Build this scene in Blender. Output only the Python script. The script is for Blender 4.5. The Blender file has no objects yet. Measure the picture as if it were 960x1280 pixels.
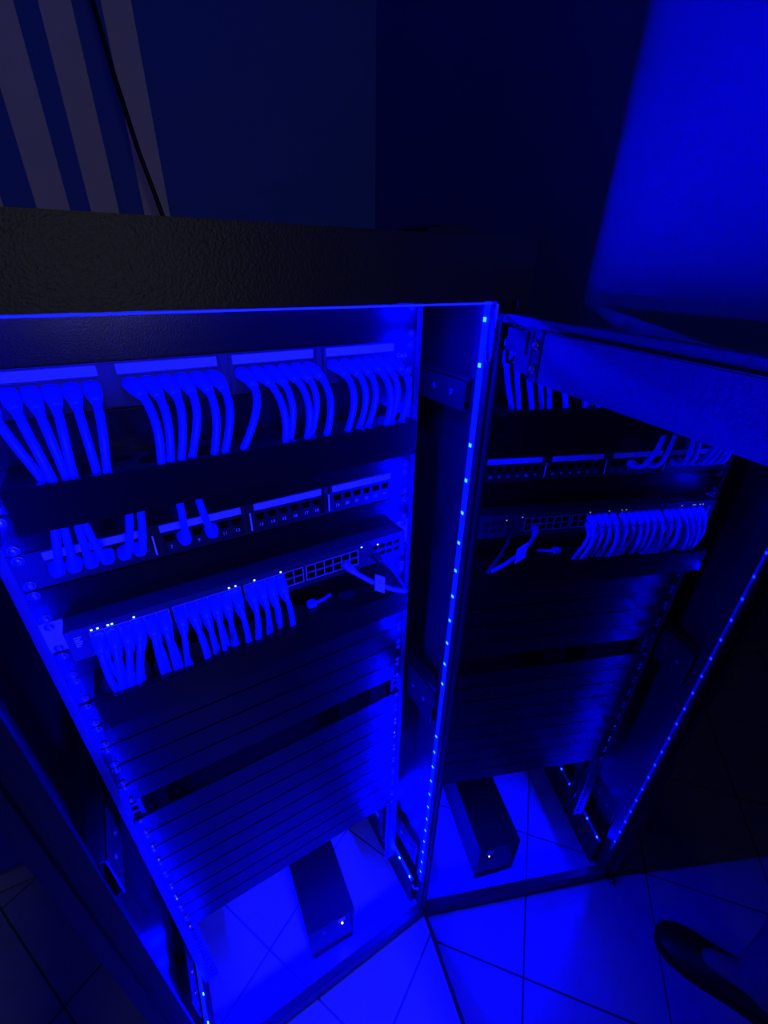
import bpy, bmesh, math, random
from mathutils import Vector, Matrix
random.seed(7)
scene = bpy.context.scene
C = scene.collection
R = math.radians
FLOOR = -1510.0           # rack coordinates are millimetres, z = 0 at the top of the first rack unit
U = 44.45

def W(x, y, z):           # rack millimetres -> world metres
    return Vector((x / 1000.0, y / 1000.0, (z - FLOOR) / 1000.0))

# ------------------------------------------------------------------ camera
cam_d = bpy.data.cameras.new('camera')
cam = bpy.data.objects.new('camera', cam_d); C.objects.link(cam)
YAW, PITCH, ROLL = 0.54133, 0.50786, 0.017935
fw = Vector((math.sin(YAW) * math.cos(PITCH), math.cos(YAW) * math.cos(PITCH), -math.sin(PITCH)))
rt = Vector((math.cos(YAW), -math.sin(YAW), 0)); up = rt.cross(fw)
r2 = math.cos(ROLL) * rt + math.sin(ROLL) * up
u2 = -math.sin(ROLL) * rt + math.cos(ROLL) * up
m = Matrix((r2, u2, -fw)).transposed().to_4x4()
m.translation = W(-104.14, -504.18, 37.7)
cam.matrix_world = m
cam_d.sensor_fit = 'HORIZONTAL'; cam_d.sensor_width = 36.0
cam_d.lens = 553.587 / 960.0 * 36.0
cam_d.clip_start = 0.02
scene.camera = cam

# ------------------------------------------------------------------ world, lights, exposure
wd = bpy.data.worlds.new('night'); scene.world = wd; wd.use_nodes = True
bg = wd.node_tree.nodes['Background']
bg.inputs[0].default_value = (0.1, 0.2, 0.6, 1); bg.inputs[1].default_value = 0.002
LED_STRENGTH = 13500.0
LED_COLOR = (0.000006, 0.00006, 1.0, 1)
al = bpy.data.lights.new('corridor_light', 'AREA'); al.shape = 'RECTANGLE'; al.size = 0.5; al.size_y = 0.35
al.energy = 2.1; al.color = (0.95, 0.93, 1.0)
alo = bpy.data.objects.new('corridor_light', al); C.objects.link(alo)
alo.location = (-0.1, -2.6, 1.6); alo.rotation_euler = (R(88), 0, R(0))
vs = scene.view_settings
vs.view_transform = 'Standard'; vs.look = 'None'; vs.exposure = 0.0; vs.gamma = 1.0
vs.use_curve_mapping = False

# ------------------------------------------------------------------ materials
def mat(name, col, rough=0.5, metal=0.0, bump=0.0, bscale=400.0, var=0.0, vscale=6.0, emit=None, estr=0.0, ior=1.5, coat=0.0, rvar=0.0):
    mt = bpy.data.materials.new(name); mt.use_nodes = True
    nt = mt.node_tree; b = nt.nodes['Principled BSDF']
    b.inputs['Base Color'].default_value = (*col, 1); b.inputs['Roughness'].default_value = rough
    b.inputs['Metallic'].default_value = metal; b.inputs['IOR'].default_value = ior
    b.inputs['Coat Weight'].default_value = coat
    tc = nt.nodes.new('ShaderNodeTexCoord')
    if bump:
        n = nt.nodes.new('ShaderNodeTexNoise'); n.inputs['Scale'].default_value = bscale; n.inputs['Detail'].default_value = 2
        nt.links.new(tc.outputs['Object'], n.inputs['Vector'])
        bp = nt.nodes.new('ShaderNodeBump'); bp.inputs['Strength'].default_value = bump; bp.inputs['Distance'].default_value = 0.001
        nt.links.new(n.outputs['Fac'], bp.inputs['Height']); nt.links.new(bp.outputs['Normal'], b.inputs['Normal'])
    if var or rvar:
        n = nt.nodes.new('ShaderNodeTexNoise'); n.inputs['Scale'].default_value = vscale; n.inputs['Detail'].default_value = 5
        nt.links.new(tc.outputs['Object'], n.inputs['Vector'])
        if var:
            mx = nt.nodes.new('ShaderNodeMix'); mx.data_type = 'RGBA'
            mx.inputs['A'].default_value = (*[c * (1 - var) for c in col], 1); mx.inputs['B'].default_value = (*[min(1, c * (1 + var)) for c in col], 1)
            nt.links.new(n.outputs['Fac'], mx.inputs['Factor']); nt.links.new(mx.outputs['Result'], b.inputs['Base Color'])
        if rvar:
            mr = nt.nodes.new('ShaderNodeMapRange'); mr.inputs['To Min'].default_value = max(0.02, rough - rvar); mr.inputs['To Max'].default_value = rough + rvar
            nt.links.new(n.outputs['Fac'], mr.inputs['Value']); nt.links.new(mr.outputs['Result'], b.inputs['Roughness'])
    if emit:
        b.inputs['Emission Color'].default_value = (*emit[:3], 1); b.inputs['Emission Strength'].default_value = estr
    return mt

M = dict(
    coat=mat('black textured powder coat', (0.013, 0.013, 0.0135), 0.42, bump=0.35, bscale=520, ior=1.5),
    panel=mat('satin black panel paint', (0.0024, 0.0024, 0.0030), 0.22, ior=1.4, bump=0.12, bscale=700, rvar=0.04, vscale=14),
    rail=mat('dark zinc rail', (0.06, 0.06, 0.065), 0.45, metal=0.5, bump=0.1, bscale=500),
    side=mat('black side panel paint', (0.03, 0.03, 0.032), 0.3, bump=0.3, bscale=12, ior=1.5),
    steel=mat('bright screw steel', (0.75, 0.75, 0.78), 0.22, metal=1.0),
    dark=mat('black plastic', (0.008, 0.008, 0.009), 0.5),
    void=mat('matte black rear panel', (0.002, 0.002, 0.002), 0.9, ior=1.15),
    bar=mat('charcoal powder coat', (0.04, 0.04, 0.042), 0.4, bump=0.4, bscale=330),
    pp=mat('patch panel black paint', (0.009, 0.009, 0.011), 0.4, ior=1.4, bump=0.08, bscale=600),
    paper=mat('pale blue label paper', (0.3, 0.38, 0.72), 0.7, var=0.05, vscale=40),
    ink=mat('white print', (0.8, 0.8, 0.8), 0.6),
    cord=mat('blue patch cord jacket', (0.02, 0.07, 0.85), 0.5, var=0.06, vscale=60),
    boot=mat('blue moulded plug boot', (0.02, 0.08, 0.88), 0.45, var=0.05, vscale=60),
    greycord=mat('grey violet cord jacket', (0.2, 0.17, 0.24), 0.5),
    blackcord=mat('black cable jacket', (0.006, 0.006, 0.007), 0.5),
    switch=mat('dark blue grey switch metal', (0.03, 0.032, 0.036), 0.38, metal=0.2, bump=0.06, bscale=800),
    swface=mat('grey switch faceplate', (0.3, 0.31, 0.33), 0.45),
    tape=mat('strip tape with weak glow', (0.5, 0.5, 0.55), 0.4, emit=(0.001, 0.012, 1.0), estr=0.45),  # diode light on the tape is put in as weak blue emission
    led=mat('blue diode', (0.2, 0.3, 0.9), 0.3, emit=LED_COLOR, estr=LED_STRENGTH),
    housing=mat('glowing diode housing', (0.55, 0.55, 0.58), 0.4, emit=(0.002, 0.03, 1.0), estr=0.9),
    ledweak=mat('dim blue diode', (0.2, 0.3, 0.9), 0.3, emit=LED_COLOR, estr=LED_STRENGTH * 0.7),
    ledbase=mat('bright blue diode', (0.2, 0.3, 0.9), 0.3, emit=LED_COLOR, estr=LED_STRENGTH * 3.8),
    glow=mat('header line glow', (0.3, 0.35, 0.6), 0.4, emit=(0.004, 0.02, 1.0), estr=0.55),
    green=mat('pale green indicator', (0.5, 0.8, 0.5), 0.3, emit=(0.55, 1.0, 0.75), estr=1.4),
    amber=mat('warm indicator', (0.9, 0.7, 0.5), 0.3, emit=(1.0, 0.72, 0.5), estr=5.0),
    ups=mat('black ups casing', (0.02, 0.02, 0.023), 0.45, bump=0.1, bscale=500),
    grout=mat('grey grout', (0.17, 0.17, 0.18), 0.9, bump=0.3, bscale=300, var=0.2, vscale=30),
    wall=mat('blue green wall paint', (0.03, 0.10, 0.52), 0.75, bump=0.25, bscale=120, var=0.08, vscale=3),
    stripe=mat('off white stripe paint', (0.62, 0.58, 0.60), 0.75, bump=0.2, bscale=120, var=0.05, vscale=4),
    ceil=mat('dull ceiling paint', (0.25, 0.25, 0.25), 0.9, bump=0.2, bscale=100),
    base=mat('white skirting paint', (0.45, 0.45, 0.47), 0.5, bump=0.05, bscale=60),
    skin=mat('skin', (0.45, 0.27, 0.19), 0.55, bump=0.1, bscale=300),
    trouser=mat('brown trouser cloth', (0.5, 0.31, 0.17), 0.9, bump=0.4, bscale=500, var=0.15, vscale=12),
    shirt=mat('dark shirt cloth', (0.03, 0.03, 0.04), 0.9, bump=0.4, bscale=500),
    hair=mat('dark hair', (0.012, 0.009, 0.007), 0.6, bump=0.6, bscale=250),
    shoe=mat('black shoe leather', (0.008, 0.008, 0.009), 0.5, bump=0.2, bscale=200),
    sole=mat('black rubber sole', (0.012, 0.012, 0.012), 0.8, bump=0.2, bscale=150),
)
# light glazed tiles: base tone with faint mottling and a little gloss variation
mt = mat('light glazed floor tile', (0.52, 0.54, 0.70), 0.28, bump=0.15, bscale=90, var=0.07, vscale=9, rvar=0.1)
M['tile'] = mt
# almost opaque smoked glass: strong mirror reflection, very little light passes
gm = bpy.data.materials.new('smoked black door glass'); gm.use_nodes = True
nt = gm.node_tree; nt.nodes.remove(nt.nodes['Principled BSDF'])
fr = nt.nodes.new('ShaderNodeFresnel'); fr.inputs['IOR'].default_value = 2.1
gl = nt.nodes.new('ShaderNodeBsdfGlossy'); gl.inputs['Roughness'].default_value = 0.0; gl.inputs['Color'].default_value = (1, 1, 1, 1)
tr = nt.nodes.new('ShaderNodeBsdfTransparent'); tr.inputs['Color'].default_value = (0.03, 0.03, 0.033, 1)
mx = nt.nodes.new('ShaderNodeMixShader')
nt.links.new(fr.outputs[0], mx.inputs[0]); nt.links.new(tr.outputs[0], mx.inputs[1]); nt.links.new(gl.outputs[0], mx.inputs[2])
nt.links.new(mx.outputs[0], nt.nodes['Material Output'].inputs['Surface'])
M['glass'] = gm

# ------------------------------------------------------------------ builders
WL = {}                    # object -> its base in rack millimetres

def tag(o, label=None, cat=None, group=None, kind=None):
    if label: o['label'] = label
    if cat: o['category'] = cat
    if group: o['group'] = group
    if kind: o['kind'] = kind
    return o

def thing(name, loc, label, cat, group=None, rz=0.0):
    o = bpy.data.objects.new(name, None); o.empty_display_size = 0.05
    C.objects.link(o); o.location = W(*loc); o.rotation_euler = (0, 0, rz); WL[o] = Vector(loc)
    return tag(o, label, cat, group)

class MB:
    def __init__(s): s.v = []; s.f = []
    def add(s, vs, fs):
        n = len(s.v); s.v += [tuple(v) for v in vs]; s.f += [tuple(i + n for i in f) for f in fs]; return s
    def box(s, x0, x1, y0, y1, z0, z1):
        x0, x1 = sorted((x0, x1)); y0, y1 = sorted((y0, y1)); z0, z1 = sorted((z0, z1))
        return s.add([(x0, y0, z0), (x1, y0, z0), (x1, y1, z0), (x0, y1, z0), (x0, y0, z1), (x1, y0, z1), (x1, y1, z1), (x0, y1, z1)],
                     [(3, 2, 1, 0), (4, 5, 6, 7), (0, 1, 5, 4), (1, 2, 6, 5), (2, 3, 7, 6), (3, 0, 4, 7)])
    def prism(s, poly, z0, z1):               # polygon in x, y (counter-clockwise)
        n = len(poly)
        a = sum(poly[i][0] * poly[(i + 1) % n][1] - poly[(i + 1) % n][0] * poly[i][1] for i in range(n))
        if a < 0: poly = poly[::-1]
        return s.add([(x, y, z0) for x, y in poly] + [(x, y, z1) for x, y in poly],
                     [tuple(range(n))[::-1], tuple(range(n, 2 * n))] + [(i, (i + 1) % n, n + (i + 1) % n, n + i) for i in range(n)])
    def tube(s, pts, rad, n=8, sq=0.0, cap=True):
        pts = [Vector(p) for p in pts]; k = len(pts)
        if not isinstance(rad, (list, tuple)): rad = [rad] * k
        t0 = (pts[1] - pts[0]).normalized(); ref = Vector((0, 0, 1)) if abs(t0.z) < 0.9 else Vector((1, 0, 0))
        a = t0.cross(ref).normalized(); vs = []; fs = []
        for i, p in enumerate(pts):
            t = (pts[min(i + 1, k - 1)] - pts[max(i - 1, 0)]).normalized()
            a = (a - t * a.dot(t)).normalized(); b = t.cross(a)
            rr = rad[i] if isinstance(rad[i], tuple) else (rad[i], rad[i])
            for j in range(n):
                q = 2 * math.pi * (j + 0.5) / n; c, d = math.cos(q), math.sin(q)
                e = 1 + sq * (abs(math.sin(2 * q)) * 0.35)
                vs.append(p + a * c * rr[0] * e + b * d * rr[1] * e)
        for i in range(k - 1):
            for j in range(n):
                fs.append((i * n + j, i * n + (j + 1) % n, (i + 1) * n + (j + 1) % n, (i + 1) * n + j))
        if cap: fs += [tuple(range(n))[::-1], tuple(range((k - 1) * n, k * n))]
        return s.add(vs, fs)
    def cyl(s, p0, p1, r, n=12): return s.tube([p0, p1], r, n)
    def mesh(s, name, base, bevel=0.0, smooth=False, fix=True):
        me = bpy.data.meshes.new(name)
        me.from_pydata([((x - base[0]) / 1000, (y - base[1]) / 1000, (z - base[2]) / 1000) for x, y, z in s.v], [], s.f)
        bm = bmesh.new(); bm.from_mesh(me)
        if fix: bmesh.ops.recalc_face_normals(bm, faces=bm.faces)
        if bevel:
            es = [e for e in bm.edges if len(e.link_faces) == 2 and e.calc_face_angle(0) > 0.6]
            bmesh.ops.bevel(bm, geom=es, offset=bevel / 1000, segments=2, affect='EDGES', clamp_overlap=True)
        bm.to_mesh(me); bm.free()
        if smooth: me.polygons.foreach_set('use_smooth', [True] * len(me.polygons))
        return me
    def build(s, name, material, parent=None, base=None, bevel=0.0, smooth=False):
        if parent is not None:
            pb = WL[parent]; b = Vector(base) if base else pb
        else:
            b = Vector(base) if base else Vector((0, 0, FLOOR)); pb = None
        me = s.mesh(name, b, bevel, smooth); me.materials.append(M[material])
        o = bpy.data.objects.new(name, me); C.objects.link(o); WL[o] = b
        if parent is not None:
            o.parent = parent; o.location = (b - pb) / 1000
        else: o.location = W(*b)
        return o

def inst(name, me, parent, pos, rot=(0, 0, 0)):       # a part that shares mesh data; pos in rack millimetres
    o = bpy.data.objects.new(name, me); C.objects.link(o); o.parent = parent
    o.location = (Vector(pos) - WL[parent]) / 1000; o.rotation_euler = rot; WL[o] = Vector(pos)
    return o

def bez(p0, p1, p2, p3, n=14):
    p0, p1, p2, p3 = map(Vector, (p0, p1, p2, p3))
    return [p0 * (1 - t) ** 3 + p1 * 3 * t * (1 - t) ** 2 + p2 * 3 * t * t * (1 - t) + p3 * t ** 3 for t in [i / n for i in range(n + 1)]]

def grid_plate(mb, x0, x1, z0, z1, y0, y1, holes):    # plate with real rectangular openings (hx0, hx1, hz0, hz1)
    xs = sorted({x0, x1, *[h[0] for h in holes], *[h[1] for h in holes]})
    zs = sorted({z0, z1, *[h[2] for h in holes], *[h[3] for h in holes]})
    for i in range(len(zs) - 1):
        zm = (zs[i] + zs[i + 1]) / 2; start = None
        for j in range(len(xs)):
            solid = False
            if j < len(xs) - 1:
                xm = (xs[j] + xs[j + 1]) / 2
                solid = not any(h[0] < xm < h[1] and h[2] < zm < h[3] for h in holes)
            if solid and start is None: start = xs[j]
            if not solid and start is not None:
                mb.box(start, xs[j], y0, y1, zs[i], zs[i + 1]); start = None

def text_mesh(s, size, depth=0.15):
    cu = bpy.data.curves.new('print', 'FONT'); cu.body = s; cu.size = size / 1000; cu.extrude = depth / 1000
    cu.align_x = 'CENTER'; cu.align_y = 'CENTER'
    o = bpy.data.objects.new('print', cu); C.objects.link(o)
    bpy.context.view_layer.update()
    me = bpy.data.meshes.new_from_object(o.evaluated_get(bpy.context.evaluated_depsgraph_get()))
    bpy.data.objects.remove(o); bpy.data.curves.remove(cu)
    me.materials.clear(); me.materials.append(M['ink'])
    return me

# shared small meshes --------------------------------------------------------
mb = MB()
prof = [(5.4, 0), (5.4, -0.9), (4.3, -0.9), (4.2, -2.2), (3.0, -3.3), (1.1, -3.7)]
n = 12
vs = [(r * math.cos(2 * math.pi * j / n), y, r * math.sin(2 * math.pi * j / n)) for r, y in prof for j in range(n)]
fs = [(i * n + j, i * n + (j + 1) % n, (i + 1) * n + (j + 1) % n, (i + 1) * n + j) for i in range(len(prof) - 1) for j in range(n)]
fs.append(tuple(range((len(prof) - 1) * n, len(prof) * n)))
mb.add(vs, fs)
SCREW = mb.mesh('screw', (0, 0, 0)); SCREW.materials.append(M['steel'])
ledmb = MB().box(-2.5, 2.5, -2.5, 2.5, 0, 1.6)
def diode(mname):                                    # lens on top gives the light, housing carries a weak added glow
    me = ledmb.mesh('led', (0, 0, 0)); me.materials.append(M['housing']); me.materials.append(M[mname])
    for p_ in me.polygons: p_.material_index = 1 if p_.normal.z > 0.9 else 0
    return me
LED, LEDW, LEDB = diode('led'), diode('ledweak'), diode('ledbase')
jk = MB().box(-5.8, -3.2, -1.0, 7, -5.0, -1.6).box(3.2, 5.8, -1.0, 7, -5.0, -1.6).box(-3.2, 3.2, 3, 7, -5.0, -3.4)
JACK = jk.mesh('port', (0, 0, 0)); JACK.materials.append(M['dark'])
sk = MB().box(-4.8, 4.8, 2.5, 3.2, 2.6, 3.4).box(-4.8, 4.8, 5.5, 6.2, -3.4, 3.4)
SJACK = sk.mesh('port', (0, 0, 0)); SJACK.materials.append(M['dark'])

def screws(parent, nu, y=-2.0, xs=(-232.55, 232.55), rows=(6.35, 38.1)):
    for x in xs:
        for dz in rows:
            inst('screw', SCREW, parent, (x, y, -nu * U - dz), (0, random.uniform(0, 3), 0))

# ------------------------------------------------------------------ the room (turned four degrees against the cabinet)
K = Vector((432.0, 444.0)); PHI = R(-4.0)
eu = Vector((math.cos(PHI), math.sin(PHI))); ev = Vector((-math.sin(PHI), math.cos(PHI)))
def rm(a, b):                                       # a: along the back wall from the corner (left negative), b: from the back wall (front negative)
    p = K + eu * a + ev * b; return (p.x, p.y)
RW, RD, RH = 3300.0, 3500.0, 2650.0
def room_prism(a0, a1, b0, b1, z0, z1): return MB().prism([rm(a0, b0), rm(a1, b0), rm(a1, b1), rm(a0, b1)], z0, z1)
TOP = FLOOR + RH
floor = room_prism(-RW - 100, 100, -RD - 100, 100, FLOOR - 80, FLOOR - 2.5).build('floor', 'grout'); tag(floor, 'pale square floor tiles laid at an angle to the cabinet', kind='structure')
wb = room_prism(-RW, 100, 0, 100, FLOOR - 2.5, TOP).build('wall_back', 'wall'); tag(wb, 'blue green wall with off-white upright stripes behind the cabinet', kind='structure')
wr = room_prism(0, 100, -RD, 0, FLOOR - 2.5, TOP).build('wall_right', 'wall'); tag(wr, 'wall beside the opened door, lit blue', kind='structure')
tag(room_prism(-RW - 100, -RW, -RD, 0, FLOOR - 2.5, TOP).build('wall_left', 'wall'), kind='structure')
tag(room_prism(-RW, 0, -RD - 100, -RD, FLOOR - 2.5, TOP).build('wall_front', 'wall'), kind='structure')
tag(room_prism(-RW - 100, 100, -RD - 100, 100, TOP, TOP + 80).build('ceiling', 'ceil'), kind='structure')
tag(room_prism(-RW, -10, -10, -0.2, FLOOR, FLOOR + 70).build('baseboard_back', 'base', bevel=1.5), kind='structure')
tag(room_prism(-10, -0.2, -RD, -0.2, FLOOR, FLOOR + 70).build('baseboard_right', 'base', bevel=1.5), kind='structure')
# upright stripes on the back wall: measured left and right edges
def wall_a(x): return (x - K.x) / eu.x              # back wall abscissa of a point at about y = K.y
cx, cy = -104.14, -504.18
def stripe(xe0, xe1):                               # edges measured on y = 378, carried along the sight lines onto the wall
    aa = []
    for xe in (xe0, xe1):
        d = Vector((xe - cx, 378.0 - cy)); o = Vector((cx, cy)) - K
        t = -o.dot(ev) / d.dot(ev); aa.append((o + d * t).dot(eu))
    room_prism(aa[0], aa[1], -1.2, 0, FLOOR + 72, TOP).build('stripe', 'stripe', wb)
for a in ((-8, 28), (-78, -42), (-143, -104), (-216, -180), (-288, -250), (-360, -324)): stripe(*a)
# floor tiles
TS, TA = 336.0, R(27.0)
tu = Vector((math.cos(TA), math.sin(TA))); tv = Vector((-math.sin(TA), math.cos(TA)))
T0 = Vector((-109.0, 21.0))
def clip(poly, o, nrm):
    out = []
    for i in range(len(poly)):
        p, q = poly[i], poly[(i + 1) % len(poly)]; dp, dq = (p - o).dot(nrm), (q - o).dot(nrm)
        if dp >= 0: out.append(p)
        if (dp >= 0) != (dq >= 0): out.append(p + (q - p) * (dp / (dp - dq)))
    return out
for i in range(-14, 15):
    for j in range(-14, 15):
        o = T0 + tu * (i * TS) + tv * (j * TS); g = 2.2
        poly = [o + tu * a + tv * b for a, b in ((g, g), (TS - g, g), (TS - g, TS - g), (g, TS - g))]
        c = sum(poly, Vector((0, 0))) / 4
        for pt, nn in ((K - ev * 10.5, -ev), (K - eu * 10.5, -eu), (K - eu * RW, eu), (K - ev * RD, ev)):
            if poly: poly = clip(poly, pt, nn)
        if len(poly) >= 3:
            ar = abs(sum(poly[k].x * poly[(k + 1) % len(poly)].y - poly[(k + 1) % len(poly)].x * poly[k].y for k in range(len(poly))))
            if ar < 4000: continue
            dz = random.uniform(-0.25, 0.0)
            MB().prism([(p.x, p.y) for p in poly], FLOOR - 2.5, FLOOR + dz).build('tile', 'tile', floor, base=(c.x, c.y, FLOOR), bevel=0.8)

# ------------------------------------------------------------------ the cabinet
BACK = 380.0; HW = 306.0
cab = thing('rack_cabinet', (0, 100, FLOOR), 'tall black network cabinet with its smoked glass door swung open', 'cabinet')
h = MB().box(-HW, HW, -124, -121.5, 7, 63).box(-HW, HW, -121.5, -82, 15, 17)
for s in (-1, 1): h.box(s * (HW - 2), s * HW, -121.5, -78, 7, 63)
h.build('header', 'coat', cab, bevel=0.7)
MB().box(-HW, HW, -120, BACK, 62, 64.5).build('roof', 'coat', cab)
for s in (-1, 1):
    # front post: folded profile with a groove
    p = [(260, -116), (260, -122.5), (277, -122.5), (279, -119), (286, -119), (288, -124), (306, -124), (306, -78), (274, -78), (274, -118), (262.5, -118), (262.5, -116)]
    MB().prism([(s * x, y) for x, y in p], FLOOR, 8).build('front_post', 'coat', cab, bevel=0.5)
    MB().box(s * 270, s * 306, BACK - 40, BACK, FLOOR, 62).build('rear_post', 'coat', cab)
    MB().box(s * 304, s * 306, -80, BACK - 40, FLOOR + 30, 62).build('side_panel', 'side', cab)
    # cross members along the side
    for z0, z1, x0 in ((-122, -83, 262), (-735, -645, 262), (-1290, -1200, 258)):
        b = MB().box(s * x0, s * (x0 + 2.2), -82, BACK - 40, z0, z1)
        if z0 > -1000: b.box(s * x0, s * (x0 + 24), -82, BACK - 40, z1 - 2, z1).box(s * (x0 + 3), s * (x0 + 24), -82, BACK - 40, z0, z0 + 2)
        br = b.build('side_brace', 'coat', cab, bevel=0.4)
        for yy in (-55, -20):
            inst('bolt', SCREW, br, (s * (x0), yy, (z0 + z1) / 2), (0, 0, R(90) * s * -1))
    MB().box(s * 258, s * 304, -80, BACK - 40, FLOOR, -1396).build('base_beam', 'coat', cab, bevel=1.0)
    # mounting rail with a ladder of square holes
    r = MB(); z = 0.0; holes = []
    for k in range(31):
        for dz in (6.35, 22.2, 38.1): holes.append((227.8, 237.2, -k * U - dz - 4.7, -k * U - dz + 4.7))
    grid_plate(r, 222, 252, -1394, 2, 0.2, 2.4, holes)
    if s < 0: r.v = [(-x, y, zz) for x, y, zz in r.v]; r.f = [f[::-1] for f in r.f]
    r.box(s * 249.8, s * 252, 2.4, 42, -1394, 2)
    r.build('mounting_rail', 'rail', cab)
    MB().box(s * 240, s * 262, 44, 66, -1396, 4).build('rail_support', 'coat', cab)
    MB().box(s * 228, s * 303, 236, 239, -1396, 60).build('gap_shade_plate', 'void', cab)  # unseen black plates added behind the rack to keep the open gap dark
MB().box(-262, 262, -124, -112, FLOOR + 2, FLOOR + 53).box(-262, 262, -112, -106, FLOOR + 47, FLOOR + 53).build('sill', 'coat', cab, bevel=1.0)
MB().box(-270, 270, BACK - 30, BACK, FLOOR, FLOOR + 60).build('rear_sill', 'coat', cab)
for s in (-1, 1):
    MB().tube([(s * 292, -134, FLOOR), (s * 292, -134, FLOOR + 10)], 11, 14).tube([(s * 292, -134, FLOOR + 10), (s * 292, -134, FLOOR + 26)], 5, 10).box(s * 288, s * 296, -134, -124, FLOOR + 18, FLOOR + 26).build('door_stop', 'steel', cab, smooth=False)

MB().box(-270, 270, BACK - 4, BACK - 2, FLOOR + 60, 62).build('rear_panel', 'void', cab)
# flat dark plate lying on the roof
t = MB().box(170, 235, -116, 20, 64.5, 68.5).box(186, 224, -110, 0, 68.5, 71)
tag(t.build('cover_plate', 'dark', base=(202, -50, 64.5), bevel=1), 'thin black plate lying on the roof edge of the cabinet', 'plate')

# ------------------------------------------------------------------ light strips
def strip(pts, axis_rot, label, tapebox, thing_base, LED=LED):
    t = thing('light_strip', thing_base, label, 'light strip')
    MB().box(*tapebox).build('tape', 'tape', t)
    for p in pts: inst('led', LED, t, p, axis_rot)
    return t
zs = [-14 - 50.3 * k for k in range(27)]
strip([(273.4, -93, z) for z in zs if not (-122 < z < -84 or -735 < z < -648)], (0, R(-90), 0), 'blue light strip running down the cabinet post beside the hinges', (273.4, 274.0, -98, -88, -1372, 6), (273.7, -93, -1372))
strip([(-273.4, -107, z - 12) for z in zs], (0, R(90), 0), 'blue light strip on the cabinet post away from the door, seen in the glass', (-274.0, -273.4, -112, -102, -1380, 6), (-273.7, -107, -1380), LEDW)
hs = strip([(x, -92, 14.2) for x in range(-235, 240, 52)], (R(180), 0, 0), 'blue light strip under the cabinet header', (-250, 250, -97, -87, 14.2, 14.9), (0, -92, 3))
MB().tube([(-262, -113, 5.2), (262, -113, 4.2)], 1.0, 8).build('glow_line', 'glow', hs, smooth=True)  # emissive rod added to draw the thin bright line under the header
strip([(261, y, -1394.2) for y in (-66, -16, 34, 84, 134)], (0, R(-66), 0), 'blue light strip along the base beam below the hinge post', (258.5, 266.5, -76, 200, -1396, -1395), (262, 60, -1396), LEDB)
strip([(-261, y, -1394.2) for y in (-66, -16, 34, 84, 134)], (0, R(66), 0), 'blue light strip along the base beam away from the door', (-266.5, -258.5, -76, 200, -1396, -1395), (-262, 60, -1396), LEDB)
# short loose tail of strip at the lower corner
tag(MB().tube(bez((259, -84, -1398), (254, -92, -1404), (258, -98, -1384), (260.6, -104, -1378), 8), 2.4, 8).build('strip_tail', 'tape', base=(259, -90, -1398), smooth=True), 'short looped tail of light strip at the lower hinge corner', 'cable')

# ------------------------------------------------------------------ rack contents
ORD = ['first', 'second', 'third', 'fourth', 'fifth', 'sixth', 'seventh', 'eighth', 'ninth', 'tenth', 'eleventh', 'twelfth']
def blank(nu, label):
    z1 = -nu * U - 0.1; z0 = -(nu + 1) * U + 0.1
    t = thing('blanking_plate', (0, 0, z0), label, 'blank panel', 'black blank panels in the rack')
    MB().box(-241.3, 241.3, -4, 0, z0, z1).build('face', 'panel', t, bevel=1.7)
    screws(t, nu, -4.0)
blank(0, 'topmost black blank panel, above the upper patch panel')
blank(2, 'black blank panel behind the hanging cords, between upper patch panel and cord tray')
blank(4, 'black blank panel directly above the lower, numbered patch panel')
blank(6, 'black blank panel between the numbered patch panel and the network switch')
blank(8, 'black blank panel behind the cords, between switch and lower cord tray')
for k in range(5): blank(10 + k, '%s black blank panel below the lower cord tray, above the open gap' % ORD[k])
for k in range(9): blank(16 + k, '%s black blank panel below the open gap' % ORD[k] if k < 8 else 'lowest black blank panel, just above the floor opening')

PX = [-204 + 15.5 * i for i in range(6)] + [-94 + 15.4 * i for i in range(6)] + [13 + 15.4 * i for i in range(6)] + [121 + 15.4 * i for i in range(6)]
def patch_panel(nu, label):
    z1 = -nu * U - 0.5; z0 = -(nu + 1) * U + 0.5; zp = -nu * U - 21.5
    t = thing('patch_bay', (0, 0, z0), label, 'patch panel')
    b = MB(); grid_plate(b, -241.3, 241.3, z0, z1, -3, 0, [(x - 5.8, x + 5.8, zp - 5.0, zp + 4.2) for x in PX])
    b.box(-218, 218, 8, 30, z0 + 3, z1 - 3).box(-218, 218, 0, 8, z1 - 6, z1 - 3).box(-218, 218, 0, 8, z0 + 3, z0 + 6)
    b.build('face', 'pp', t)
    for x in PX: inst('port', JACK, t, (x, 0.0, zp))
    for g in range(4):
        xa, xb = PX[g * 6] - 8.5, PX[g * 6 + 5] + 8.5
        MB().box(xa, xb, -4.2, -3, z1 - 11.5, z1 - 2.5).build('label_strip', 'paper', t)
        MB().box(xa - 1.5, xb + 1.5, -4.6, -3, z1 - 13.2, z1 - 12).build('strip_holder', 'dark', t)
    for g in range(3):
        xm = (PX[g * 6 + 5] + PX[g * 6 + 6]) / 2
        d = MB().box(xm - 8, xm + 8, -5, -3, z0 + 2, z1 - 1.5).box(xm - 5, xm - 3.6, -6.5, -5, z0 + 2, z1 - 1.5).box(xm + 3.6, xm + 5, -6.5, -5, z0 + 2, z1 - 1.5)
        d.build('divider', 'dark', t, bevel=0.3)
    screws(t, nu, -3.0)
    return t, z0, z1, zp
p1, z0, z1, ZP1 = patch_panel(1, 'upper patch panel with a cord in every port')
tm = text_mesh('Cat.6', 7)
tag(inst('print', tm, p1, (220, -3.1, ZP1 + 3), (R(90), 0, 0)), 'small white print reading Cat.6')
p2, z0, z1, ZP2 = patch_panel(5, 'lower patch panel with printed port numbers and mostly empty ports')
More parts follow.
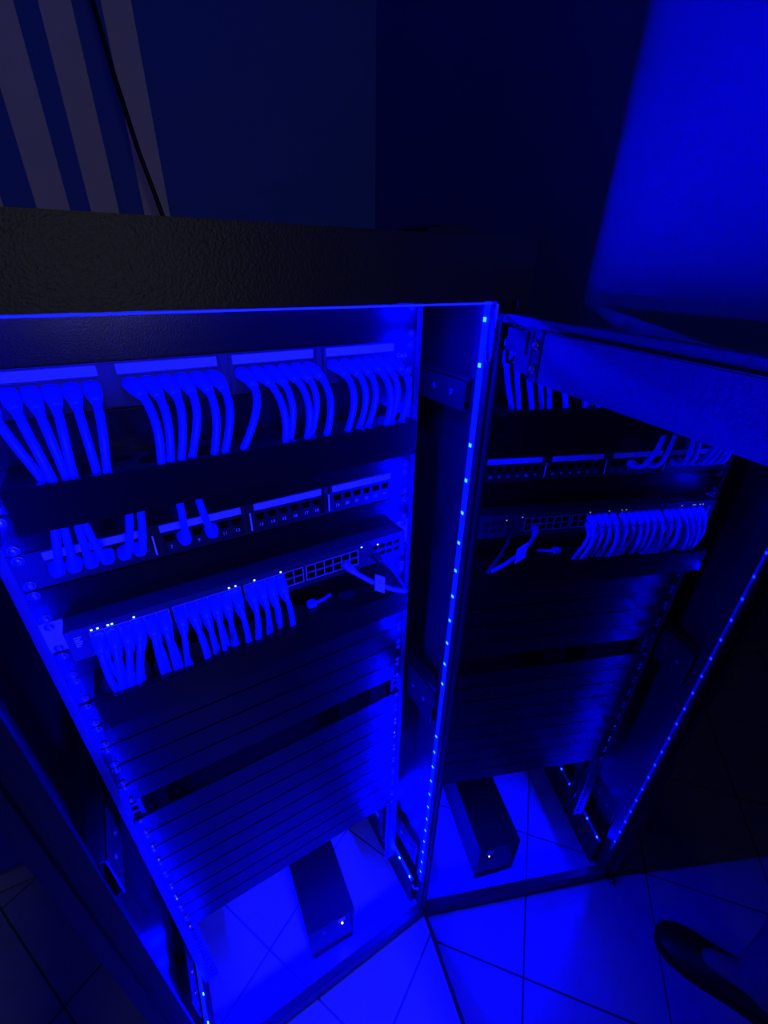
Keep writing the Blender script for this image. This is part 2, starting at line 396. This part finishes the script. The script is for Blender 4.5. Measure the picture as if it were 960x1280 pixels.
for i, x in enumerate(PX):
    tag(inst('port_number', text_mesh(str(i + 1), 6.2), p2, (x, -3.1, ZP2 - 12.5), (R(90), 0, 0)), 'white port number %d' % (i + 1))
for x in (-111, 0, 107): MB().box(x - 0.8, x + 0.8, -7.0, -6.2, z0 + 6, z1 - 12).build('edge_mark', 'ink', p2)

def cord_manager(nu, label, slots):
    z1 = -nu * U - 0.5; z0 = -(nu + 1) * U + 0.5
    t = thing('cord_tray', (0, 0, z0), label, 'cable manager')
    MB().box(-241.3, 241.3, -2, 0, z0, z1).build('back_plate', 'panel', t, bevel=0.4)
    bm = bmesh.new(); edges = []
    def loop(pts):
        vv = [bm.verts.new(p) for p in pts]
        for i in range(len(vv)): edges.append(bm.edges.new((vv[i], vv[(i + 1) % len(vv)])))
    loop([(-211, -56, z1), (211, -56, z1), (211, -2, z1), (-211, -2, z1)])
    for xc, yc, w, d in slots:
        pts = []
        for k in range(20):
            q = 2 * math.pi * k / 20; c, s = math.cos(q), math.sin(q)
            pts.append((xc + w / 2 * math.copysign(abs(c) ** 0.5, c), yc + d / 2 * math.copysign(abs(s) ** 0.75, s), z1))
        loop(pts)
    bmesh.ops.triangle_fill(bm, use_beauty=True, use_dissolve=False, edges=edges)
    q = MB(); bm.verts.index_update(); vsl = [tuple(v.co) for v in bm.verts]; fsl = [tuple(v.index for v in f.verts) for f in bm.faces]
    q.add(vsl, fsl); bm.free()
    o = q.build('tray', 'panel', t); sm = o.modifiers.new('thickness', 'SOLIDIFY'); sm.thickness = 0.0014; sm.offset = 0
    MB().box(-211, 211, -58.2, -55.8, z0, z1 + 0.8).build('front_lip', 'panel', t, bevel=0.9)
    for s in (-1, 1): MB().box(s * 209.6, s * 211, -56, -2, z1 - 12, z1 - 0.8).build('end_flange', 'panel', t)
    screws(t, nu)
cord_manager(3, 'upper cord tray, its deep front lip below the top row of cords',
             [(-165, -34, 62, 34), (-119, -22, 22, 16), (-62, -34, 84, 34), (24, -26, 34, 22), (62, -33, 34, 36), (152, -32, 104, 36)])
cord_manager(9, 'lower cord tray, its front lip below the network switch',
             [(-178, -32, 52, 38), (-108, -32, 80, 38), (-28, -30, 70, 38), (34, -30, 44, 38), (78, -24, 24, 18), (121, -26, 26, 18)])

# patch cords ---------------------------------------------------------------
def cord(label, group, p_port, dirv, hb, hend, p_end, material='cord', bootmat='boot', r=3.7, blen=32, bw=6.7, n=16):
    p0 = Vector(p_port); d = Vector(dirv).normalized()
    pts = bez(p0, p0 + d * hb, Vector(p_end) + Vector(hend), p_end, n)
    t = thing('patch_cable', tuple(p0), label, 'patch cord', group)
    MB().tube(pts, r, 8).build('cable', material, t, smooth=True)
    # boot follows the first stretch of the cord
    acc = 0.0; bp = [pts[0]]; sub = bez(p0, p0 + d * hb, Vector(p_end) + Vector(hend), p_end, 60)
    bp = [sub[0]]; last = sub[0]
    for q in sub[1:]:
        acc += (q - last).length; last = q
        if acc > blen: break
        if (q - bp[-1]).length > blen / 7: bp.append(q)
    k = len(bp); rad = []
    for i in range(k):
        u = i / (k - 1)
        w = bw if u < 0.5 else bw + (r + 0.5 - bw) * ((u - 0.5) / 0.5)
        rad.append((w, w * 0.8))
    MB().tube(bp, rad, 12, sq=0.6).build('plug_boot', bootmat, t, smooth=True)
    return t
GN = ['leftmost', 'second', 'third', 'rightmost']
E1 = [(-181, -30), (-174, -39), (-165, -37), (-160, -34), (-141, -38), (-134, -42), (-89, -42), (-81, -41), (-72, -42), (-62, -37), (-39, -42), (-30, -42),
      (-14, -40), (37, -39), (44, -34), (63, -37), (70, -32), (85, -40), (112, -39), (133, -32), (145, -30), (165, -41), (179, -31), (191, -36)]
for i, x in enumerate(PX):
    xe, ye = E1[i]
    cord('blue cord in the %s port of the %s port group on the upper patch panel' % (ORD[i % 6], GN[i // 6]), 'cords hanging from the upper patch panel',
         (x, -1, ZP1), ((0.12, 0.36, 0.5, 0.5)[i // 6] + random.uniform(-0.05, 0.05), -1, -0.28), 54 + random.uniform(-4, 6), ((2, 5, 8, 9)[i // 6], -14 + random.uniform(-6, 6), 36), (xe, ye, -158))
B2 = [0, 1, 2, 3, 4, 5, 7, 9]
E2 = [(-184, -40), (-178, -42), (-168, -44), (-165, -38), (-121, -42), (-112, -40), (-77, -42), (-61, -42)]
for (xe, ye), i in zip(E2, B2):
    cord('blue cord rising from the %s port of the numbered patch panel' % ORD[i], 'cords rising from the numbered patch panel',
         (PX[i], -1, ZP2), (0, -1, -0.25), 50, (0, 4, -38), (xe, ye, -150), blen=26)

# network switch --------------------------------------------------------------
SY = -30.0; zt, zb = -7 * U - 1.0, -8 * U + 1.0
sw = thing('network_switch', (0, 0, zb), 'dark network switch with two rows of ports, left half full of cords', 'network switch')
COLS = [-182 + 84 * b + 6.6 + 13.1 * k for b in range(4) for k in range(6)]
COLS = [-188.5 + 84.5 * b + 13.3 * k for b in range(4) for k in range(6)]
ZR = (-327.5, -340.0)
b = MB().box(-218, 218, SY + 10, 210, zb, zt)
b.build('body', 'switch', sw, bevel=0.8)
ho = [(x - 5.4, x + 5.4, z - 4.2, z + 4.2) for x in COLS for z in ZR] + [(166 + 12.5 * k - 5, 166 + 12.5 * k + 5, z - 3.6, z + 3.6) for k in range(4) for z in ZR]
b = MB(); grid_plate(b, -218, 218, zb, zt, SY, SY + 10, ho)
b.build('faceplate', 'switch', sw)
for bk in range(4):                                  # pale outline round each block of ports
    xa, xb = COLS[bk * 6] - 7.2, COLS[bk * 6 + 5] + 7.2
    f = MB(); f.box(xa, xb, SY - 0.6, SY, -322.2, -321.2).box(xa, xb, SY - 0.6, SY, -346.2, -345.2).box(xa, xa + 1, SY - 0.6, SY, -345.2, -322.2).box(xb - 1, xb, SY - 0.6, SY, -345.2, -322.2)
    for k in range(5): f.box(COLS[bk * 6 + k] + 6.2, COLS[bk * 6 + k] + 7.1, SY - 0.3, SY, -345, -322)
    f.box(xa + 1, xb - 1, SY - 0.3, SY, -334.1, -333.4)
    f.build('port_frame', 'swface', sw)
for x in COLS:
    for z in ZR: inst('port', SJACK, sw, (x, SY, z))
for k in range(4):
    for z in ZR: MB().box(166 + 12.5 * k - 4.6, 166 + 12.5 * k + 4.6, SY + 4, SY + 5, z - 3.2, z + 1.6).build('uplink_port', 'dark', sw)
MB().box(159.5, 162.5, SY - 0.5, SY, -331, -322).build('mode_button', 'dark', sw)
for s in (-1, 1):
    e = MB().box(s * 218, s * 241.3, -3, -1, zb, zt).box(s * 218, s * 219.6, -3, 40, zb, zt)
    e.build('ear', 'swface', sw, bevel=0.4)
screws(sw, 7, -3.0)
mk = MB()
for k, (dz, w) in enumerate(((0, 7), (-3, 5), (-6, 7), (-9, 6), (-12, 4))): mk.box(-211, -211 + w, SY - 0.3, SY, -324 + dz, -322.8 + dz)
tag(mk.build('front_print', 'ink', sw), 'small white print lines')
stm = MB().box(-1.1, 1.1, -0.8, 0.2, -0.8, 0.8).mesh('status_light', (0, 0, 0)); stm.materials.append(M['green'])
for x in (-193, -187, -177, -173, -151, -44, -36, -12, 23, 144): inst('status_light', stm, sw, (x, SY, -318.6))
inst('status_light', stm, sw, (171, SY, -322.2))

E3 = [(-189, -31), (-185, -36), (-177, -34), (-166, -36), (-138, -34), (-125, -29), (-113, -33), (-89, -36), (-76, -33), (-63, -34), (-51, -25), (-35, -34), (-23, -35), (-4, -29), (8, -31), (28, -33)]
for i in range(16):
    x = COLS[i]; xe, ye = E3[i]
    for row in (0, 1):
        cord('blue cord in the %s row of the switch, %s from the left end' % (('upper', 'lower')[row], ORD[i] if i < 12 else ('thirteenth', 'fourteenth', 'fifteenth', 'sixteenth')[i - 12]),
             'cords hanging from the network switch', (x, SY + 2, ZR[row]), (random.uniform(-0.05, 0.05), -1, -0.3 - 0.1 * row), (46, 30)[row] + random.uniform(-4, 4),
             (random.uniform(-4, 4), -16 + 8 * row, 34), (xe + (0, 4.5)[row] + random.uniform(-1, 1), ye + (-3, 5)[row], -422), r=3.3, blen=28, bw=6.0, n=14)
# the tagged grey cord and the black cable at the right of the switch
g = cord('greyish cord with a white paper tag, right end of the switch', None, (COLS[23] - 13.3, SY + 2, ZR[1]), (0.1, -1, -0.2), 34, (-26, -4, 12), (201, -64, -397), material='greycord', bootmat='greycord', blen=22, bw=5.4)
b = MB().add([(147, -66, -345), (163, -66, -356), (163, -66.4, -385), (146, -66.4, -373), (147, -65, -345), (163, -65, -356), (163, -65.4, -385), (146, -65.4, -373)],
             [(0, 3, 2, 1), (4, 5, 6, 7), (0, 1, 5, 4), (1, 2, 6, 5), (2, 3, 7, 6), (3, 0, 4, 7)])
tag(b.build('paper_tag', 'paper', g), 'small white folded paper tag')
k = thing('black_cable', (166, SY, ZR[1]), 'black cable running from an uplink port over the lower tray', 'cable')
MB().tube(bez((166, SY + 2, ZR[1]), (170, -62, -342), (190, -62, -372), (205, -60, -402), 14), 3.6, 8).build('cable', 'blackcord', k, smooth=True)
MB().box(161.5, 170.5, SY - 18, SY + 2, ZR[1] - 4, ZR[1] + 3).build('plug', 'dark', k, bevel=0.8)
# loose plug lying in the lower tray
k = thing('loose_plug', (70, -24, -400), 'loose blue plug lying in the lower cord tray', 'plug')
MB().box(58, 71, -29, -18, -399.6, -391).build('plug_body', 'boot', k, bevel=1)
MB().tube(bez((71, -23, -396), (80, -24, -396), (90, -22, -394), (97, -16, -397.2), 8), 2.6, 8).build('cable', 'cord', k, smooth=True)

# ------------------------------------------------------------------ box (ups) on the floor
u = thing('power_backup', (36, -60, FLOOR), 'black power backup box standing on the floor inside the cabinet', 'power backup', rz=R(-4))
def ul(x0, x1, y0, y1, z0, z1): return MB().box(36 + x0, 36 + x1, -60 + y0, -60 + y1, FLOOR + z0, FLOOR + z1)
ul(-60, 60, 6, 290, 3, 160).build('casing', 'ups', u, bevel=2.5)
bz = MB()
for q in ((-60, -52, 0, 8, 3, 158), (52, 60, 0, 8, 3, 158), (-52, 52, 0, 8, 148, 158), (-52, 52, 0, 8, 3, 10)):
    bz.box(36 + q[0], 36 + q[1], -60 + q[2], -60 + q[3], FLOOR + q[4], FLOOR + q[5])
bz.build('bezel', 'ups', u, bevel=1.0)
ul(-52, 52, 4, 7, 10, 148).build('front_cover', 'ups', u)
tag(ul(16, 36, 2.6, 4, 118, 136).build('sticker', 'paper', u), 'small pale sticker')
tag(MB().tube([(36 + 27, -60 + 4, FLOOR + 108), (36 + 27, -60 + 1.4, FLOOR + 108)], 2.2, 10).build('indicator', 'amber', u), 'small glowing indicator')
tag(MB().tube([(36 - 20, -60 + 4, FLOOR + 112), (36 - 20, -60 + 2.6, FLOOR + 112)], 3.0, 10).build('power_button', 'swface', u), 'small round button')
for a in (-48, 48):
    for bb in (16, 276): ul(a - 7, a + 7, bb - 7, bb + 7, 0, 3).build('foot', 'dark', u)

# ------------------------------------------------------------------ the glass door, swung open past the camera
TH = R(-100.5); dd = Vector((math.cos(TH), math.sin(TH))); dn = Vector((math.sin(TH), -math.cos(TH)))   # dn points to the camera side
D0 = Vector((267.7, -120.0))
def dp(s, q): p = D0 + dd * s + dn * q; return (p.x, p.y)          # s along the door, q towards its inner side
def dbox(mb, s0, s1, q0, q1, z0, z1): return mb.prism([dp(s0, q0), dp(s1, q0), dp(s1, q1), dp(s0, q1)], z0, z1)
DL = 575.0
door = dbox(MB(), 12, DL, -5, 0, -1446, -8).build('door', 'glass', cab, base=(D0.x, D0.y, -1450))
tag(door, 'smoked glass door swung open, mirroring the rack')
dbox(MB(), 8, DL + 4, -8, 4, -1454, -1446).build('bottom_trim', 'dark', door, bevel=1)
dbox(dbox(MB(), 6, DL + 4, -8, 5, -8, -4), 6, DL + 4, 5, 6.2, -12, -4).build('top_trim', 'bar', door, bevel=0.6)
dbox(MB(), 3.4, 12, -8, 3, -1454, -4).build('hinge_edge', 'coat', door, bevel=1)
dbox(MB(), DL, DL + 8, -8, 3, -1454, -4).build('latch_edge', 'coat', door, bevel=1)
dbox(MB(), 98, 560, 0.2, 16, -57, -12).build('top_bar', 'bar', door, bevel=1.2)
dbox(dbox(MB(), 86, 98, 0.2, 17, -57.5, -12), 85, 86, 0.2, 18, -56, -12).build('bar_end', 'dark', door, bevel=0.5)
for z in (-24, -45): inst('screw', SCREW, door, (*dp(92, 17), z), (0, 0, TH + R(90)))
dbox(MB(), 40, 85, 0.2, 1.6, -57, -12).build('corner_plate', 'coat', door, bevel=0.4)
dbox(MB(), 24, 58, 1.6, 3.6, -38, -16).build('hinge_plate', 'coat', door, bevel=0.6)
coil = []
cxh, cyh = dp(10, 10)
for i in range(121):
    q = i / 120; a = q * 2 * math.pi * 10
    coil.append((cxh + 3.4 * math.cos(a), cyh + 3.4 * math.sin(a), -14 - 26 * q))
MB().tube(coil, 0.8, 5).build('hinge_spring', 'steel', door, smooth=True)
MB().tube([(cxh, cyh, 5), (cxh, cyh, -46)], 2.2, 10).build('hinge_pin', 'steel', door)
MB().tube(bez((cxh, cyh, -44), (cxh, cyh, -58), (cxh - 4, cyh + 2, -60), (cxh - 12, cyh - 2, -42), 8), 2.0, 8).build('pin_hook', 'steel', door, smooth=True)
MB().tube([(D0.x + 3, D0.y - 8, -1454), (D0.x + 3, D0.y - 8, -1474)], 4, 10).build('lower_pin', 'steel', door)

# ------------------------------------------------------------------ cable on the wall behind
k = MB().tube([(-24, 462, 1135), (-22, 460, 700), (-18, 455, 480), (-16, 445, 400), (-12, 425, 330), (-8, 400, 260), (3, 395, 180), (14, 390, 125), (26, 384, 60)], 3.4, 8)
tag(k.build('hanging_cable', 'blackcord', base=(24, 386, 60), smooth=True), 'black cable hanging in front of the striped wall', 'cable')

# ------------------------------------------------------------------ person whose shoe and shin show in the glass
def skin_obj(name, verts, edges, material, parent, root=0, sub=2, smooth=True):
    base = WL[parent]
    me = bpy.data.meshes.new(name)
    me.from_pydata([tuple((Vector(v[0]) - base) / 1000) for v in verts], edges, [])
    o = bpy.data.objects.new(name, me); C.objects.link(o); o.parent = parent; WL[o] = base
    me.materials.append(M[material])
    md = o.modifiers.new('skin', 'SKIN'); md.use_smooth_shade = True; md.use_x_symmetry = False
    for i, v in enumerate(verts):
        rr = v[1] if isinstance(v[1], tuple) else (v[1], v[1])
        me.skin_vertices[0].data[i].radius = (rr[0] / 1000, rr[1] / 1000)
        me.skin_vertices[0].data[i].use_root = (i == root)
    sb = o.modifiers.new('smooth', 'SUBSURF'); sb.levels = sub; sb.render_levels = sub
    return o
pf = Vector((0.68, 0.733, 0)); pl = Vector((-0.733, 0.68, 0)); up3 = Vector((0, 0, 1))
pc = Vector((-440, -555, FLOOR))                     # point on the floor between the feet
person = thing('person', tuple(pc), 'person standing by the cabinet in brown trousers and black shoes, seen in the glass', 'person')
def pp_(f, l, z): return pc + pf * f + pl * l + up3 * z
LA = Vector((-478, -398, FLOOR)); RA = Vector((-290, -700, FLOOR))     # ankles on the floor plan
hipL, hipR = pp_(-35, 88, 900), pp_(-35, -88, 900)
kneeL = LA + pf * 42 + up3 * 490 - pl * 10; kneeR = RA + pf * 42 + up3 * 490 + pl * 10
V_ = []; E_ = []
def av(p, r, par=None):
    V_.append((tuple(p), r)); i = len(V_) - 1
    if par is not None: E_.append((par, i))
    return i
pel = av(pp_(-35, 0, 930), (120, 95))
wst = av(pp_(-45, 0, 1060), (112, 85), pel)
chs = av(pp_(-55, 0, 1240), (130, 95), wst)
sho = av(pp_(-62, 0, 1390), (90, 70), chs)
nck = av(pp_(-52, 0, 1470), (50, 50), sho)
hd0 = av(pp_(-40, 0, 1540), (66, 74), nck)
hd1 = av(pp_(-36, 0, 1610), (76, 90), hd0)
hd2 = av(pp_(-40, 0, 1680), (60, 70), hd1)
nose = av(pp_(66, 0, 1590), (11, 11), hd1)
for s, kn, an, hp_ in ((1, kneeL, LA, hipL), (-1, kneeR, RA, hipR)):
    a = av(hp_, (78, 82), pel); b_ = av(kn, (54, 56), a); c_ = av(an + up3 * 300 - pf * 10, (46, 50), b_); d_ = av(an + up3 * 75, (34, 38), c_)
    e_ = av(an + up3 * 40 + pf * 110, (34, 24), d_)
    a = av(pp_(-62, s * 165, 1375), (52, 52), sho); b_ = av(pp_(-80, s * 215, 1110), (38, 38), a); c_ = av(pp_(-25, s * 225, 880), (26, 26), b_)
    w_ = av(pp_(-10, s * 222, 815), (22, 36), c_)
    for k, (df, ln) in enumerate(((22, 72), (7, 80), (-8, 74), (-22, 60))):
        f1 = av(pp_(-8 + df, s * 220, 770), (9, 9), w_); f2 = av(pp_(-6 + df, s * 212, 770 - ln * 0.55), (8.5, 8.5), f1); av(pp_(-2 + df, s * 202, 770 - ln), (7.5, 7.5), f2)
    t1 = av(pp_(28, s * 214, 815), (10, 10), w_); av(pp_(42, s * 206, 775), (8.5, 8.5), t1)
skin_obj('body', V_, E_, 'skin', person)
# head details
head_c = pp_(-36, 0, 1600)
for s in (-1, 1):
    MB().tube([pp_(48, s * 30, 1604), pp_(57, s * 30, 1604)], [9, 3], 10).build('eye', 'ink', person, smooth=True)
    MB().tube([pp_(-34, s * 76, 1612), pp_(-34, s * 86, 1606), pp_(-34, s * 88, 1580)], [6, 14, 7], 8).build('ear', 'skin', person, smooth=True)
MB().tube([pp_(52, -22, 1556), pp_(60, 0, 1554), pp_(52, 22, 1556)], [3, 6, 3], 8).build('mouth', 'skin', person, smooth=True)
hm = MB(); vs = []; fs = []
NU, NV = 18, 9
for j in range(NV):
    for i in range(NU):
        a = 2 * math.pi * i / NU; low = -8 if math.cos(a) < 0.35 else 38
        el0 = math.radians(low) if math.cos(a) > 0.35 else math.radians(-38)
        el = el0 + (math.pi / 2 - el0) * j / (NV - 1) * 0.995
        vs.append(pp_(-42 + 98 * math.cos(a) * math.cos(el), 84 * math.sin(a) * math.cos(el), 1626 + 92 * math.sin(el)))
for j in range(NV - 1):
    for i in range(NU): fs.append((j * NU + i, j * NU + (i + 1) % NU, (j + 1) * NU + (i + 1) % NU, (j + 1) * NU + i))
hm.add(vs, fs); hm.build('hair', 'hair', person, smooth=True)
# trousers and shirt, a little wider than the body
V_ = []; E_ = []
pel = av(pp_(-35, 0, 930), (138, 112)); wst = av(pp_(-40, 0, 1030), (128, 102), pel)
for s, kn, an, hp_ in ((1, kneeL, LA, hipL), (-1, kneeR, RA, hipR)):
    a = av(hp_ - up3 * 20, (92, 96), pel); b_ = av(kn, (70, 74), a); c_ = av(an + up3 * 280, (62, 68), b_); av(an + up3 * 120 - pf * 6, (58, 66), c_); av(an + up3 * 85 - pf * 4, (60, 68), len(V_) - 1)
skin_obj('trousers', V_, E_, 'trouser', person)
V_ = []; E_ = []
wst = av(pp_(-40, 0, 960), (142, 116)); c1 = av(pp_(-48, 0, 1120), (130, 104), wst); c2 = av(pp_(-55, 0, 1250), (146, 112), c1); sh = av(pp_(-62, 0, 1385), (100, 84), c2); av(pp_(-58, 0, 1425), (66, 62), sh)
for s in (1, -1):
    a = av(pp_(-62, s * 165, 1378), (64, 64), sh); av(pp_(-76, s * 205, 1180), (52, 52), a)
skin_obj('shirt', V_, E_, 'shirt', person)
# shoes: lofted sections from heel to toe
def shoe(an):
    secs = [(-78, 26, 8, 60), (-70, 36, 8, 78), (-40, 40, 8, 92), (0, 40, 8, 96), (40, 42, 8, 84), (85, 48, 8, 62), (125, 50, 8, 50), (160, 45, 9, 42), (184, 32, 10, 34), (194, 14, 12, 26)]
    up_ = MB(); so = MB(); N = 12; vs = []; vs2 = []
    for f, w, zb_, zt_ in secs:
        for k in range(N):
            a = 2 * math.pi * k / N; c, s_ = math.cos(a), math.sin(a)
            l = w * math.copysign(abs(c) ** 0.7, c); z = zb_ + (zt_ - zb_) * (0.5 + 0.5 * math.copysign(abs(s_) ** 0.8, s_))
            if s_ > 0: l *= 1 - 0.45 * s_ * s_
            vs.append(an + pf * f + pl * l + up3 * z)
        for sgn in (-1, 1):
            for z in (0.3, 12): vs2.append(an + pf * (f * 1.02) + pl * sgn * (w + 3) + up3 * z)
    n_ = len(secs)
    up_.add(vs, [(i * N + k, i * N + (k + 1) % N, (i + 1) * N + (k + 1) % N, (i + 1) * N + k) for i in range(n_ - 1) for k in range(N)] + [tuple(range(N)), tuple(range((n_ - 1) * N, n_ * N))])
    fs = []
    for i in range(n_ - 1):
        a, b_ = i * 4, (i + 1) * 4
        fs += [(a + 1, a + 3, b_ + 3, b_ + 1), (a, b_, b_ + 2, a + 2), (a, a + 1, b_ + 1, b_), (a + 2, b_ + 2, b_ + 3, a + 3)]
    fs += [(0, 2, 3, 1), ((n_ - 1) * 4, (n_ - 1) * 4 + 1, (n_ - 1) * 4 + 3, (n_ - 1) * 4 + 2)]
    so.add(vs2, fs)
    o = up_.build('shoe', 'shoe', person, smooth=True)
    so.build('sole', 'sole', o)
    for k in range(4):
        f = 30 + 18 * k; zt_ = 90 - 9 * k
        MB().tube([an + pf * f + pl * 16 + up3 * (zt_ - 8), an + pf * (f + 4) + up3 * zt_, an + pf * f - pl * 16 + up3 * (zt_ - 8)], 2.2, 6).build('lace', 'dark', o, smooth=True)
shoe(LA); shoe(RA)
